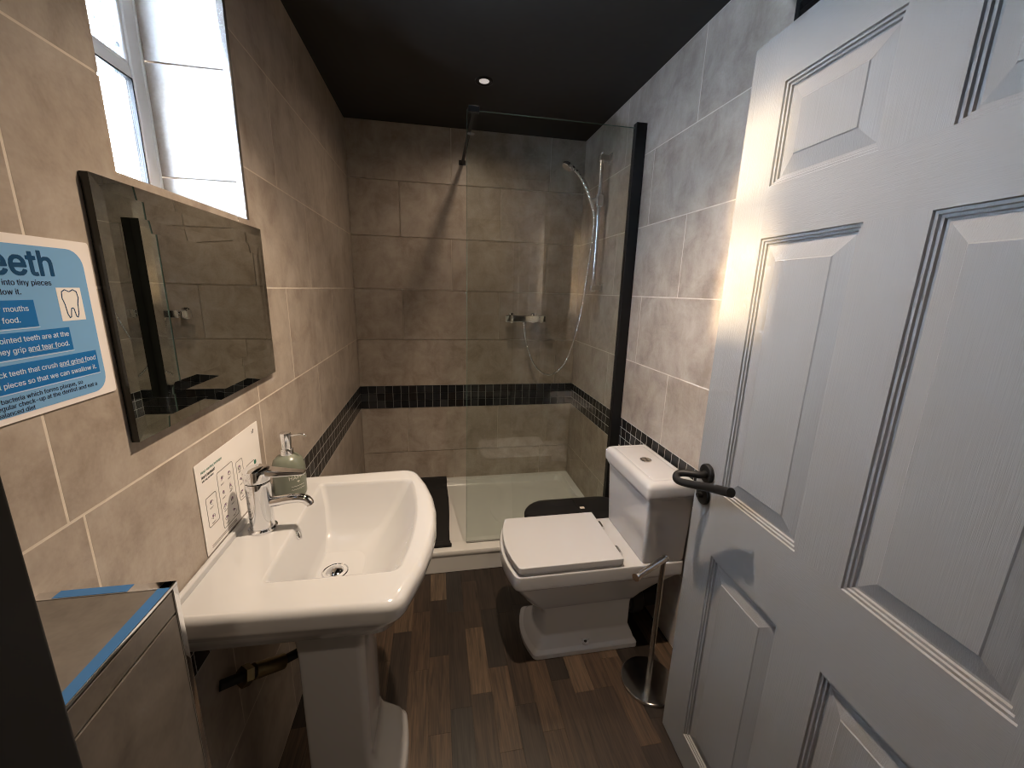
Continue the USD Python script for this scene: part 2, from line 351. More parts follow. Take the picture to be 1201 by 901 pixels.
RW = thing('wall_right', 'right wall of large greige tiles behind the toilet and the door', 'wall', kind='structure')
obj('grout', bx(W + 0.00018, W + 0.2, -0.02, D + 0.2, -0.05, H + 0.1), GROUT, RW)
FRW = Frame((W, D, 0), (0, -1, 0), (0, 0, 1))
RJ = [[0.85, 1.434, 1.997], [0.54, 1.13, 1.715, 2.30], [0.84, 1.431, 2.02], [0.53, 1.12, 1.708, 2.30], [0.85, 1.432, 2.01], [0.55, 1.13, 1.71, 2.30], [0.85, 1.43, 2.01]]
for (za, zb), js in zip(ROWS, RJ):
    cuts = [YF + 0.003] + js + [D]
    for a, b in zip(cuts, cuts[1:]): obj('tile', tile(FRW, D - b + G, D - a - G, za + G, zb - G, -0.006, 0), TILE, RW)
n_ = 50; w_ = (D - YF - 0.003) / n_; h_ = (BAND[1] - BAND[0]) / 3
for i in range(n_):
    for k in range(3):
        obj('mosaic_tile', tile(FRW, i * w_ + 0.0014, (i + 1) * w_ - 0.0014, BAND[0] + k * h_ + 0.0013, BAND[0] + (k + 1) * h_ - 0.0013, -0.005, rng.uniform(0.0, 0.0003), 0.0003), MOSAIC[int(rng.choice(5, p=[.27, .27, .2, .12, .14]))], RW)
# pale grout behind the mosaic bands
for nm, th, b in (('mosaic_grout', LW, bx(-0.004, -0.0001, 0.118, D, BAND[0] - 0.001, BAND[1] + 0.001)), ('mosaic_grout', BW, bx(0, W, D + 0.0001, D + 0.004, BAND[0] - 0.001, BAND[1] + 0.001)), ('mosaic_grout', RW, bx(W + 0.0001, W + 0.004, 0.118, D, BAND[0] - 0.001, BAND[1] + 0.001))):
    obj(nm, b, GROUT_PALE, th)

CE = thing('ceiling', 'matt black ceiling over the shower room', 'ceiling', kind='structure')
obj('ceiling_board', bx(-0.222, W + 0.2, YF - 0.1, D + 0.2, H, H + 0.08), CEIL, CE)

FLR = thing('floor', 'dark brown wood-effect floor of narrow mixed planks', 'floor', kind='structure')
obj('underlay', bx(-0.9, 2.6, -1.6, D + 0.2, -0.06, -0.0016), plain('floor_gap', (0.010, 0.008, 0.007), 0.8), FLR)
FFL = Frame((0, 0, 0), (1, 0, 0), (0, 1, 0))
given = {0: [(1.425, 5), (1.102, 1), (0.7, 3)], 1: [(1.521, 2), (1.241, 3), (0.80, 4)], 2: [(1.578, 6), (1.29, 1), (1.008, 3), (0.66, 4)], 3: [(1.50, 7), (1.079, 1), (0.70, 7)],
         4: [(1.679, 1), (1.403, 2), (1.119, 5), (0.72, 2)], 5: [(1.493, 1), (1.21, 0), (0.924, 4), (0.58, 3)], 6: [(1.465, 1), (1.057, 2), (0.75, 1)], 7: [(1.50, 2), (1.217, 1), (0.96, 4), (0.60, 3)], 8: [(1.40, 3), (1.123, 0), (0.76, 2)], 9: [(1.067, 5), (0.62, 2)]}
PW = 0.0722
for c in range(-5, 16):
    xa = 0.283 + c * PW; xb = xa + PW
    if xb <= 0.0 or xa >= W: continue
    xa, xb = max(xa, 0.0), min(xb, W)
    segs = list(given.get(c, []))
    y = 1.757; pieces = []
    for ye, t in segs: pieces.append((ye, y, t)); y = ye
    while y > YF - 0.11:
        L = rng.uniform(0.26, 0.46); ye = max(y - L, YF - 0.11); pieces.append((ye, y, int(rng.integers(0, 6)))); y = ye
    for a, b, t in pieces:
        if b - a > 0.01: obj('plank', tile(FFL, xa + 0.00012, xb - 0.00012, a + 0.00012, b - 0.00012, -0.0014, 0, 0.00025), WOODS[t], FLR)

FW = thing('wall_front', 'doorway wall around the dark door lining', 'wall', kind='structure')
XJ0, XJ1, ZL = 0.366, 1.150, 1.915
obj('wall_piece', bx(-0.002, XJ0 - 0.02, 0.005, YF, 0, H), PLASTER, FW)
obj('wall_piece', bx(XJ1 + 0.02, W + 0.002, 0.005, YF, 0, H), PLASTER, FW)
obj('wall_piece', bx(XJ0 - 0.02, XJ1 + 0.02, 0.005, YF, ZL + 0.02, H), PLASTER, FW)
J = thing('trim_1', 'dark painted door lining around the doorway', 'door frame', kind='structure')
obj('jamb', rbox(XJ0 - 0.02, XJ0, 0.0, YF + 0.001, 0, ZL, 0.002), JAMB, J, smooth=30)
obj('jamb', rbox(XJ1, XJ1 + 0.02, 0.0, YF + 0.001, 0, ZL, 0.002), JAMB, J, smooth=30)
obj('head', rbox(XJ0 - 0.02, XJ1 + 0.02, 0.0, YF + 0.001, ZL, ZL + 0.02, 0.002), JAMB, J, smooth=30)
HL = thing('wall_hall', 'plain plaster hall walls beyond the doorway', 'wall', kind='structure')
obj('wall_piece', bx(-0.7, -0.6, -1.5, 0.0, 0, 2.4), PLASTER, HL); obj('wall_piece', bx(2.3, 2.4, -1.5, 0.0, 0, 2.4), PLASTER, HL)
obj('wall_piece', bx(-0.7, 2.4, -1.6, -1.5, 0, 2.4), PLASTER, HL); obj('hall_ceiling', bx(-0.7, 2.4, -1.6, 0.02, 2.4, 2.46), PLASTER, HL)
obj('wall_piece', bx(-0.7, -0.26, -0.02, 0.02, 0, 2.4), PLASTER, HL); obj('wall_piece', bx(W + 0.2, 2.4, -0.02, 0.02, 0, 2.4), PLASTER, HL); obj('wall_piece', bx(-0.3, W + 0.25, -0.02, 0.02, H + 0.05, 2.4), PLASTER, HL)

# ------------------------------------------------------------------ window
WN = thing('window_1', 'white plastic casement window with obscured glass panes', 'window', (-0.2, 0.99, 1.53), kind='structure')
xf0, xf1 = -0.222, -0.180
def bar(ya, yb, za, zb, xa=xf0, xb=xf1, r=0.004): return rbox(xa, xb, ya, yb, za, zb, r)
obj('frame', join(bar(y0 - 0.035, y0 + 0.006, z0, z1), bar(y1 - 0.042, y1, z0, z1), bar(y0 - 0.03, y1, z0, z0 + 0.045), bar(y0 - 0.03, y1, z1 - 0.045, z1)), UPVC, WN, smooth=30)
obj('transom', bar(y0, y1 - 0.036, 1.806, 1.834, xf0, xf1 - 0.004), UPVC, WN, smooth=30)
obj('gasket', join(bx(-0.195, -0.1825, y1 - 0.0455, y1 - 0.041, z0 + 0.04, 1.808), bx(-0.195, -0.1825, y0, y1 - 0.04, 1.803, 1.8075)), BLACKP, WN)
obj('opening_light', join(bar(y0 + 0.002, y0 + 0.016, 1.832, z1 - 0.04, -0.210, -0.184), bar(y1 - 0.052, y1 - 0.040, 1.832, z1 - 0.04, -0.210, -0.184), bar(y0 + 0.004, y1 - 0.04, 1.832, 1.842, -0.210, -0.184), bar(y0 + 0.004, y1 - 0.04, z1 - 0.06, z1 - 0.042, -0.210, -0.184)), UPVC, WN, smooth=30)
obj('pane', bx(-0.190, -0.186, y0 + 0.004, y1 - 0.04, z0 + 0.042, 1.808), REEDED, WN)
obj('pane', bx(-0.194, -0.190, y0 + 0.010, y1 - 0.046, 1.836, z1 - 0.045), PEBBLED, WN)
obj('sealant', join(*[rbox(-0.181, -0.176, y1 - 0.004 - 0.002 * rng.random(), y1, z, z + 0.03, 0.0015, 8) for z in np.arange(z0, z1 - 0.03, 0.026)]), UPVC, WN, smooth=30)
TR = thing('trim_2', 'bright metal edge trim around the window opening', 'trim', (0, 0.99, 1.53), kind='structure')
obj('edge_strip', rbox(-0.012, 0.0025, y1 - 0.0025, y1 + 0.0115, z0, z1, 0.0012), SATIN, TR, smooth=30)

# ------------------------------------------------------------------ the door, opened against the right wall
A = 0.058637
dh, dn = np.array([-math.sin(A), -math.cos(A), 0]), np.array([-math.cos(A), math.sin(A), 0])    # towards the hinge; out of the face we see
P0 = np.array([1.1795, 0.9205, 0.0])
DF = Frame(P0, dh, (0, 0, 1)); DF.n = dn
DR = thing('door_1', 'pale grey six-panel door opened into the room', 'door', P0, kind='structure')
S = [0.0, 0.1055, 0.3375, 0.4375, 0.6663, 0.7715]; Z = [0.008, 0.1044, 0.7063, 0.8828, 1.4940, 1.5993, 1.7954, 1.8989]
def flipf(m): v, f = m; return v, f[:, ::-1]
def dslab(p, lo, hi): return flipf(poly_slab(DF, p, lo, hi)) if np.linalg.det(np.c_[DF.u, DF.v, DF.n]) < 0 else poly_slab(DF, p, lo, hi)
obj('core', dslab(sbox(S[0] + .001, Z[0] + .001, S[5] - .001, Z[7] - .001), -0.034, -0.0125), DOORP['upright'], DR)
stiles = [sbox(S[0], Z[0], S[1], Z[7]), sbox(S[4], Z[0], S[5], Z[7])] + [sbox(S[2], a, S[3], b) for a, b in ((Z[1], Z[2]), (Z[3], Z[4]), (Z[5], Z[6]))]
rails = [sbox(S[1], a, S[4], b) for a, b in ((Z[0], Z[1]), (Z[2], Z[3]), (Z[4], Z[5]), (Z[6], Z[7]))]
for p in stiles: obj('stile', dslab(p, -0.0125, 0.0), DOORP['upright'], DR)
for p in rails: obj('rail', dslab(p, -0.0125, 0.0), DOORP['level'], DR)
PROF = [(0, 0), (0.0015, -0.0035), (0.0060, -0.0035), (0.0075, -0.0070), (0.0115, -0.0072), (0.0130, -0.0110), (0.0165, -0.0112), (0.0480, -0.0040), (0.0500, -0.0024)]
for (ua, ub) in ((S[1], S[2]), (S[3], S[4])):
    for (va, vb) in ((Z[1], Z[2]), (Z[3], Z[4]), (Z[5], Z[6])):
        v, f = [], []
        for d, h in PROF: v += [(ua + d, va + d, h), (ub - d, va + d, h), (ub - d, vb - d, h), (ua + d, vb - d, h)]
        for i in range(len(PROF) - 1):
            for k in range(4):
                q = (k + 1) % 4; a, b = 4 * i, 4 * i + 4
                f += [(a + k, a + q, b + q), (a + k, b + q, b + k)]
        o = 4 * (len(PROF) - 1); f += [(o, o + 1, o + 2), (o, o + 2, o + 3)]
        m = (DF(v), np.array(f)); m = flipf(m)
        obj('panel', m, DOORP['upright'], DR)
HN = thing('door_handle', 'black curved lever handle on a round rose on the grey door', 'door handle', P0 + dh * 0.047 + np.array([0, 0, 0.912]))
def dp(s, z, n): return P0 + dh * s + np.array([0, 0, z]) + dn * n
def disc(c, r, h0, h1, rr=0.003, n=36):
    th = np.linspace(0, 2 * np.pi, n, endpoint=False); loops = []
    for q, h in ((r, h0), (r, h1 - rr), (r - rr * 0.4, h1 - rr * 0.3), (r - rr, h1), (r * 0.5, h1 + 0.0004)): loops.append(np.array([c + q * (np.cos(t) * dh + np.sin(t) * np.array([0, 0, 1.0])) + dn * h for t in th]))
    return skin(loops)
obj('rose', disc(dp(0.047, 0.912, 0), 0.0255, 0.0, 0.011), BLACK, HN, smooth=35)
obj('privacy_rose', disc(dp(0.042, 0.847, 0), 0.0255, 0.0, 0.009), BLACK, HN, smooth=35)
obj('turn_knob', tube([dp(0.042, 0.847, 0.008), dp(0.042, 0.847, 0.020)], [0.008, 0.007], 14), BLACK, HN, smooth=35)
obj('lever', tube(spline([dp(0.047, 0.912, 0.008), dp(0.046, 0.911, 0.045), dp(0.030, 0.903, 0.078), dp(0.042, 0.898, 0.086), dp(0.070, 0.900, 0.082), dp(0.125, 0.917, 0.066), dp(0.170, 0.932, 0.060), dp(0.214, 0.947, 0.058)], 70), np.r_[np.full(18, 0.0095), np.linspace(0.0095, 0.0110, 52)], 18), BLACK, HN, smooth=40)

# ------------------------------------------------------------------ tiled ledge by the doorway
LG = thing('tiled_ledge', 'tiled boxed-in ledge with blue-filmed metal edging beside the doorway', 'ledge', (0, 0.118, 0), kind='structure')
LX, LY, LZ = 0.144, 0.508, 1.0
obj('box', bx(0.0, LX - 0.003, 0.118, LY - 0.003, 0.0, LZ - 0.003), GROUT, LG)
FLR_ = Frame((LX, 0, 0), (0, 1, 0), (0, 0, 1))
for a, b in ((0.961, LZ - 0.006), (0.661, 0.961), (0.361, 0.661), (0.0, 0.361)): obj('tile', tile(FLR_, 0.119, LY - 0.008, a + G, b - G, -0.004, 0), LEDGE_TILE_SHADED, LG)
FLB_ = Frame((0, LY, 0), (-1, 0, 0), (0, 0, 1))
for a, b in ((0.661, LZ - 0.008), (0.361, 0.661), (0.0, 0.361)): obj('tile', tile(FLB_, -LX + 0.008, -0.001, a + G, b - G, -0.004, 0), LEDGE_TILE_SHADED, LG)
obj('tile', tile(Frame((0, 0, LZ), (1, 0, 0), (0, 1, 0)), 0.001, LX - 0.0125, 0.119, LY - 0.0125, -0.004, 0), LEDGE_TILE_SHADED, LG)
obj('edge_trim', rbox(LX - 0.012, LX + 0.0015, 0.118, LY + 0.0015, LZ - 0.004, LZ + 0.0012, 0.001), CHROME, LG, smooth=30)
obj('edge_trim', rbox(0.0, LX, LY - 0.012, LY + 0.0015, LZ - 0.004, LZ + 0.0012, 0.001), CHROME, LG, smooth=30)
obj('corner_trim', rbox(LX - 0.008, LX + 0.0015, LY - 0.008, LY + 0.0015, 0, LZ - 0.003, 0.001), CHROME, LG, smooth=30)
obj('protective_film', join(bx(LX - 0.0118, LX + 0.0012, 0.119, LY - 0.012, LZ + 0.0012, LZ + 0.0015)), FILM, LG, label='blue protective film')
obj('protective_film', bx(0.022, LX - 0.045, LY - 0.0118, LY + 0.0012, LZ + 0.0012, LZ + 0.0015), FILM, LG, label='blue protective film')

# ------------------------------------------------------------------ ceiling lamps, extractor
def downlight(x, y, power, beam, label, H=H):
    t = thing('downlight', label, 'ceiling light', (x, y, H))
    obj('bezel', lathe([(0.028, 0.02), (0.041, -0.0005), (0.041, -0.004), (0.034, -0.006), (0.024, -0.002), (0.022, 0.004), (0.022, 0.02)], (x, y, H), 40), BLACK, t, smooth=35)
    obj('lens', lathe([(0.022, 0.012), (0.022, -0.0015), (0.015, -0.003), (0.004, -0.0036)], (x, y, H), 32), LENS, t, smooth=35)
    d = UsdLux.SphereLight.Define(stage, t.path + '/lamp'); d.CreateRadiusAttr(0.02); d.CreateColorAttr(Gf.Vec3f(*LAMP_C)); d.CreateIntensityAttr(power / (math.pi * 0.02 ** 2))
    d.AddTranslateOp().Set(Gf.Vec3d(0, 0, -0.026)); sh = UsdLux.ShapingAPI.Apply(d.GetPrim()); sh.CreateShapingConeAngleAttr(beam); sh.CreateShapingConeSoftnessAttr(1.0)


downlight(0.696, 2.001, LAMP_A, 84.0, 'small recessed ceiling downlight with black bezel above the shower')
downlight(0.69, 1.00, FILL_B, 61.0, 'added unseen fill lamp built as a ceiling downlight over the basin side')  # added fill lamp above the view, brightens most of the room
downlight(0.75, -0.75, FILL_H, 80.0, 'added unseen fill lamp built as a ceiling downlight in the hall', 2.4)  # added fill lamp behind the camera, lifts sides facing the doorway
EX = thing('extractor_vent', 'black square vent high on the right wall above the door', 'vent', (W, 0.965, 2.04))
obj('vent_frame', join(rbox(W - 0.014, W, 0.885, 1.045, 1.985, 2.000, 0.003), rbox(W - 0.014, W, 0.885, 1.045, 2.130, 2.145, 0.003), rbox(W - 0.014, W, 0.885, 0.900, 1.985, 2.145, 0.003), rbox(W - 0.014, W, 1.030, 1.045, 1.985, 2.145, 0.003)), BLACK, EX, smooth=30)
obj('vent_back', bx(W - 0.003, W, 0.89, 1.04, 1.99, 2.14), BLACKP, EX)
for k in range(6):
    zc = 2.012 + k * 0.021; m = rbox(-0.0075, 0.0075, 0.899, 1.031, -0.0015, 0.0015, 0.001, 8).rotate([0, 35, 0]).translate([W - 0.008, 0, zc]); obj('slat', m, BLACK, EX, smooth=30)

# ------------------------------------------------------------------ shower tray, screen, mat
ST = thing('shower_tray', 'wide white rectangular shower tray along the back wall', 'shower tray', (W / 2, 2.16, 0))
yt0, yt1, zt = 1.757, D, 0.117
def rl(x0, x1, ya, yb, r, z, n=6):
    p = np.array(rrect(x0, x1, ya, yb, r).exterior.coords)[:-1]; return np.c_[p, np.full(len(p), z)]
loops = [rl(0.001, W - 0.001, yt0 + 0.004, yt1 - 0.001, 0.003, 0.0), rl(0.001, W - 0.001, yt0 + 0.004, yt1 - 0.001, 0.003, 0.090), rl(0.001, W - 0.001, yt0, yt1 - 0.001, 0.004, 0.094), rl(0.001, W - 0.001, yt0, yt1 - 0.001, 0.006, 0.108), rl(0.003, W - 0.003, yt0 + 0.003, yt1 - 0.003, 0.008, 0.115), rl(0.007, W - 0.007, yt0 + 0.008, yt1 - 0.007, 0.010, zt),
         rl(0.042, W - 0.042, yt0 + 0.075, yt1 - 0.042, 0.05, zt), rl(0.048, W - 0.048, yt0 + 0.081, yt1 - 0.048, 0.055, zt - 0.003), rl(0.058, W - 0.058, yt0 + 0.092, yt1 - 0.058, 0.06, zt - 0.030), rl(0.070, W - 0.070, yt0 + 0.106, yt1 - 0.070, 0.065, zt - 0.037), rl(0.20, W - 0.20, yt0 + 0.20, yt1 - 0.20, 0.09, zt - 0.041)]
obj('tray', skin(loops), ACRYL, ST, smooth=40)
obj('waste_cover', lathe([(0.045, -0.001), (0.045, 0.004), (0.040, 0.007), (0.01, 0.008)], (0.25, 2.20, zt - 0.041), 32), CHROME, ST, smooth=35)

SC = thing('shower_screen', 'fixed clear glass shower screen with black wall channel', 'shower screen', (1.0, 1.816, zt))
yg = 1.816
obj('glass', bx(0.607, 1.352, yg - 0.004, yg + 0.004, zt + 0.004, 2.066), CLEAR, SC)
obj('glass_edge', join(bx(0.6055, 0.607, yg - 0.004, yg + 0.004, zt + 0.004, 2.066), bx(0.607, 1.345, yg - 0.004, yg + 0.004, 2.066, 2.0668)), GEDGE, SC)
obj('bottom_seal', rbox(0.607, 1.340, yg - 0.0055, yg + 0.0055, zt - 0.0002, zt + 0.006, 0.002), plain('clear_seal', (0.16, 0.16, 0.15), 0.4), SC, smooth=30)
obj('wall_channel', rbox(1.330, W, yg - 0.016, yg + 0.016, zt, 2.085, 0.002), BLACK, SC, smooth=30)
AR = thing('support_arm', 'black square support arm from the shower wall to the glass top', 'support arm', (0.636, D, 2.075))
obj('bar', m3.Manifold.batch_hull([m3.Manifold.cube([0.014, 0.002, 0.014], True).translate([0.636, D - 0.004, 2.077]), m3.Manifold.cube([0.014, 0.002, 0.014], True).translate([0.634, yg, 2.066])]), BLACK, AR)
obj('wall_flange', rbox(0.616, 0.656, D - 0.012, D, 2.066, 2.092, 0.002), BLACK, AR, smooth=30)
obj('glass_clamp', rbox(0.612, 0.656, yg - 0.014, yg + 0.014, 2.058, 2.080, 0.002), BLACK, AR, smooth=30)

MT = thing('bath_mat', 'black towelling mat lying across the left end of the shower tray', 'bath mat', (0.29, 2.15, zt))
def tz(x, y):
    e = np.minimum.reduce([x - 0.045, y - (yt0 + 0.078), (yt1 - 0.045) - y]); return zt - 0.041 * np.clip(e / 0.045, 0, 1) ** 0.8
us = np.linspace(0.02, 0.529, 40); vs_ = np.linspace(1.792, 2.566, 70); gu, gv = np.meshgrid(us, vs_)
zb = np.vectorize(tz)(gu, gv) + 0.0012; gx = gu + 0.004 * np.sin(gv * 9) * (gu / 0.53) + 0.004 * (gv < 1.806) * (gu > 0.5)
thick = 0.010 + 0.004 * (gv < 1.812); n1, n2 = gu.shape
top = np.c_[gx.ravel(), gv.ravel(), (zb + thick).ravel()]; bot = np.c_[gx.ravel(), gv.ravel(), zb.ravel()]
idx = np.arange(n1 * n2).reshape(n1, n2); q = np.c_[idx[:-1, :-1].ravel(), idx[:-1, 1:].ravel(), idx[1:, 1:].ravel(), idx[1:, :-1].ravel()]
edge = np.r_[idx[0, :-1], idx[:-1, -1], idx[-1, :0:-1], idx[:0:-1, 0]]; e2 = np.roll(edge, -1); N = n1 * n2
obj('mat', (np.vstack([top, bot]), np.vstack([q, q[:, ::-1] + N, np.c_[edge + N, e2 + N, e2, edge]])), CLOTH, MT, smooth=60)

# ------------------------------------------------------------------ shower valve, rail, handset, hose
MX = thing('shower_mixer', 'chrome bar shower valve on the tiled back wall', 'shower valve', (1.02, D, 1.20))
ym = D - 0.068
obj('valve_body', rbox(0.940, 1.108, ym - 0.021, ym + 0.021, 1.179, 1.221, 0.005), CHROME, MX, smooth=30)
obj('temperature_knob', join(rbox(0.893, 0.934, ym - 0.022, ym + 0.022, 1.177, 1.223, 0.007), tube([(0.93, ym, 1.2), (0.944, ym, 1.2)], 0.015, 20)), CHROME, MX, smooth=30)
obj('flow_knob', join(rbox(1.113, 1.156, ym - 0.022, ym + 0.022, 1.177, 1.223, 0.007), tube([(1.10, ym, 1.2), (1.116, ym, 1.2)], 0.015, 20)), CHROME, MX, smooth=30)
for x in (0.950, 1.095):
    obj('wall_plate', lathe([(0.017, 0.012), (0.018, 0.050), (0.028, 0.054), (0.034, 0.062), (0.034, 0.068)], (x, ym, 1.2), 32, 'y'), CHROME, MX, smooth=35)
obj('hose_outlet', lathe([(0.010, -0.034), (0.012, -0.032), (0.012, -0.018)], (1.02, ym, 1.2), 24), CHROME, MX, smooth=35)
RL = thing('shower_rail', 'chrome riser rail with slider on the right shower wall', 'shower rail', (W, 2.17, 1.38))
xr, yr = 1.330, 2.172
obj('rail_bar', tube([(xr, yr, 1.375), (xr, yr, 2.075)], 0.0105, 20), SATIN, RL, smooth=40)
for z in (1.397, 2.050): obj('rail_bracket', join(rbox(xr - 0.016, W, yr - 0.013, yr + 0.013, z - 0.013, z + 0.013, 0.004), rbox(W - 0.006, W, yr - 0.022, yr + 0.022, z - 0.022, z + 0.022, 0.002)), SATIN, RL, smooth=30)
obj('slider', join(rbox(xr - 0.018, xr + 0.018, yr - 0.018, yr + 0.018, 1.815, 1.872, 0.006), tube([(xr - 0.012, yr, 1.845), (xr - 0.050, yr - 0.005, 1.838)], 0.014, 18)), SATIN, RL, smooth=35)
HS = thing('shower_handset', 'slim chrome shower handset tilted in the rail slider', 'shower head', (1.29, 2.168, 1.80))
p = spline([(1.294, 2.166, 1.806), (1.272, 2.166, 1.862), (1.242, 2.168, 1.920), (1.203, 2.17, 1.968), (1.163, 2.172, 1.998)], 50)
obj('grip', tube(p, np.r_[np.linspace(0.009, 0.0125, 25), np.linspace(0.0125, 0.010, 25)] * (1 + 0.06 * np.sin(np.arange(50) * 1.3)), 18), CHROME, HS, smooth=50)
hd = np.array([1.148, 2.173, 1.998]); ax = np.array([-0.55, 0.0, -0.83]); ax /= np.linalg.norm(ax); e1 = np.array([0, 1.0, 0]); e2_ = np.cross(ax, e1); th = np.linspace(0, 2 * np.pi, 32, endpoint=False)
obj('spray_head', skin([np.array([hd + ax * h + r * (np.cos(t) * e1 + np.sin(t) * e2_) for t in th]) for r, h in ((0.010, -0.016), (0.022, -0.012), (0.031, 0.0), (0.031, 0.008), (0.028, 0.011))]), CHROME, HS, smooth=40)
HO = thing('shower_hose', 'chrome spiral shower hose looping from valve to handset', 'hose', (1.16, 2.42, 0.862))
hp = spline([(1.02, ym, 1.166), (1.024, ym - 0.006, 1.10), (1.052, 2.455, 0.975), (1.098, 2.43, 0.893), (1.160, 2.41, 0.858), (1.222, 2.37, 0.898), (1.268, 2.31, 1.03), (1.288, 2.25, 1.20), (1.300, 2.20, 1.45), (1.308, 2.172, 1.66), (1.300, 2.164, 1.780), (1.294, 2.166, 1.803)], 520)
obj('hose', tube(hp, 0.0058 + 0.0011 * np.sin(np.arange(520) * 2.05), 10), CHROME, HO, smooth=50)

# ------------------------------------------------------------------ toilet
yc = 1.340
def T(p, z): return np.c_[p[:, 0] * -1 + W, yc + p[:, 1], np.full(len(p), z)]       # a runs from the right wall into the room
WC = thing('toilet', 'white close-coupled toilet with square lid and stepped cistern', 'toilet', (1.05, yc, 0))
aw = lambda x: W - x
def pan(xb, xf, hb, hf, bow, z, rf=0.035, rb=0.01): return T(outline(aw(xb), aw(xf), hb, hf, bow, rf, rb), z)
bowl = [pan(1.22, 0.852, 0.080, 0.082, 0.02, 0.186, 0.02), pan(1.23, 0.838, 0.090, 0.094, 0.025, 0.196, 0.02), pan(1.245, 0.815, 0.106, 0.112, 0.03, 0.230, 0.022), pan(1.280, 0.782, 0.130, 0.134, 0.033, 0.278, 0.024), pan(1.330, 0.752, 0.150, 0.151, 0.034, 0.322, 0.024), pan(1.355, 0.745, 0.156, 0.155, 0.034, 0.337, 0.024),
        pan(1.362, 0.743, 0.158, 0.157, 0.029, 0.339, 0.022), pan(1.372, 0.735, 0.163, 0.161, 0.029, 0.344, 0.022), pan(1.372, 0.733, 0.164, 0.162, 0.029, 0.352, 0.022), pan(1.372, 0.733, 0.164, 0.162, 0.029, 0.392, 0.022), pan(1.371, 0.735, 0.162, 0.160, 0.029, 0.397, 0.022), pan(1.368, 0.741, 0.157, 0.155, 0.028, 0.399, 0.022)]
obj('bowl', skin(bowl), CHINA, WC, smooth=26)
foot = [pan(1.240, 0.822, 0.128, 0.126, 0.030, 0.0, 0.014), pan(1.240, 0.822, 0.128, 0.126, 0.030, 0.017, 0.014), pan(1.238, 0.826, 0.125, 0.123, 0.030, 0.021, 0.014), pan(1.234, 0.834, 0.116, 0.114, 0.028, 0.026, 0.014), pan(1.232, 0.838, 0.112, 0.110, 0.028, 0.029, 0.014), pan(1.228, 0.848, 0.102, 0.100, 0.026, 0.044, 0.014), pan(1.222, 0.862, 0.087, 0.085, 0.024, 0.060, 0.014), pan(1.220, 0.868, 0.081, 0.079, 0.022, 0.068, 0.014), pan(1.220, 0.868, 0.080, 0.078, 0.020, 0.150, 0.014), pan(1.220, 0.864, 0.081, 0.080, 0.020, 0.172, 0.014), pan(1.222, 0.850, 0.083, 0.084, 0.02, 0.188, 0.014)]
obj('pedestal', skin(foot), CHINA, WC, smooth=22)
obj('bolt_boss', join(lathe([(0.016, 0.0), (0.014, 0.006), (0.008, 0.008)], (1.03, yc - 0.104, 0.028), 20), bx(1.014, 1.046, yc - 0.105, yc - 0.075, 0.02, 0.045)), CHINA, WC, smooth=35)
obj('bolt_cap', lathe([(0.006, 0.0), (0.006, 0.004), (0.002, 0.006)], (1.03, yc - 0.106, 0.035), 16), BLACKP, WC, smooth=35)
obj('seat', skin([pan(1.125, 0.752, 0.152, 0.152, 0.028, 0.398, 0.03, 0.006), pan(1.127, 0.750, 0.154, 0.154, 0.028, 0.401, 0.03, 0.006), pan(1.127, 0.750, 0.154, 0.154, 0.028, 0.408, 0.03, 0.006), pan(1.125, 0.754, 0.152, 0.152, 0.028, 0.410, 0.03, 0.006)]), SEATP, WC, smooth=35)
obj('seat_lid', skin([pan(1.129, 0.7445, 0.159, 0.158, 0.028, 0.4108, 0.012, 0.004), pan(1.130, 0.743, 0.160, 0.159, 0.028, 0.412, 0.012, 0.004), pan(1.130, 0.743, 0.160, 0.159, 0.028, 0.432, 0.012, 0.004), pan(1.1295, 0.744, 0.1593, 0.1583, 0.028, 0.4335, 0.012, 0.004), pan(1.1275, 0.7465, 0.157, 0.156, 0.028, 0.4350, 0.012, 0.004)]), SEATP, WC, smooth=35)
for s in (-1, 1): obj('seat_hinge', tube([(1.142, yc + s * 0.085 - 0.02, 0.411), (1.142, yc + s * 0.085 + 0.02, 0.411)], 0.011, 16), CHROME, WC, smooth=35)
CS = obj('cistern', skin([pan(1.370, 1.210, 0.155, 0.152, 0.0, 0.398, 0.014), pan(1.371, 1.206, 0.160, 0.157, 0.0, 0.41, 0.014), pan(1.372, 1.196, 0.173, 0.171, 0.0, 0.655, 0.014), pan(1.372, 1.188, 0.180, 0.178, 0.0, 0.668, 0.014), pan(1.372, 1.186, 0.181, 0.179, 0.0, 0.678, 0.014)]), CHINA, WC, smooth=35)
def lidl(e, z, r=0.016): return pan(1.374 - e, 1.180 + e, 0.188 - e, 0.187 - e, 0.0, z, r)
obj('cistern_lid', skin([lidl(0.006, 0.676), lidl(0.001, 0.680), lidl(0.0, 0.686), lidl(0.0, 0.712), lidl(0.003, 0.722), lidl(0.009, 0.730), lidl(0.018, 0.7345), lidl(0.022, 0.735), lidl(0.030, 0.735, 0.004), lidl(0.0325, 0.7335, 0.003), lidl(0.035, 0.735, 0.003), lidl(0.045, 0.7355, 0.003)]), CHINA, WC, smooth=40)
obj('flush_button', join(lathe([(0.022, 0.735), (0.022, 0.739), (0.019, 0.7405), (0.0185, 0.738)], (1.272, yc + 0.008, 0), 32), bx(1.2705, 1.2735, yc - 0.006, yc + 0.022, 0.737, 0.7395), rbox(1.256, 1.2695, yc - 0.005, yc + 0.021, 0.737, 0.7415, 0.0015), rbox(1.2745, 1.288, yc - 0.005, yc + 0.021, 0.737, 0.7415, 0.0015)), CHROME, WC, smooth=30)
SP = thing('soil_pipe', 'black waste pipe between the toilet pedestal and right wall', 'pipe', (1.30, yc, 0.16))
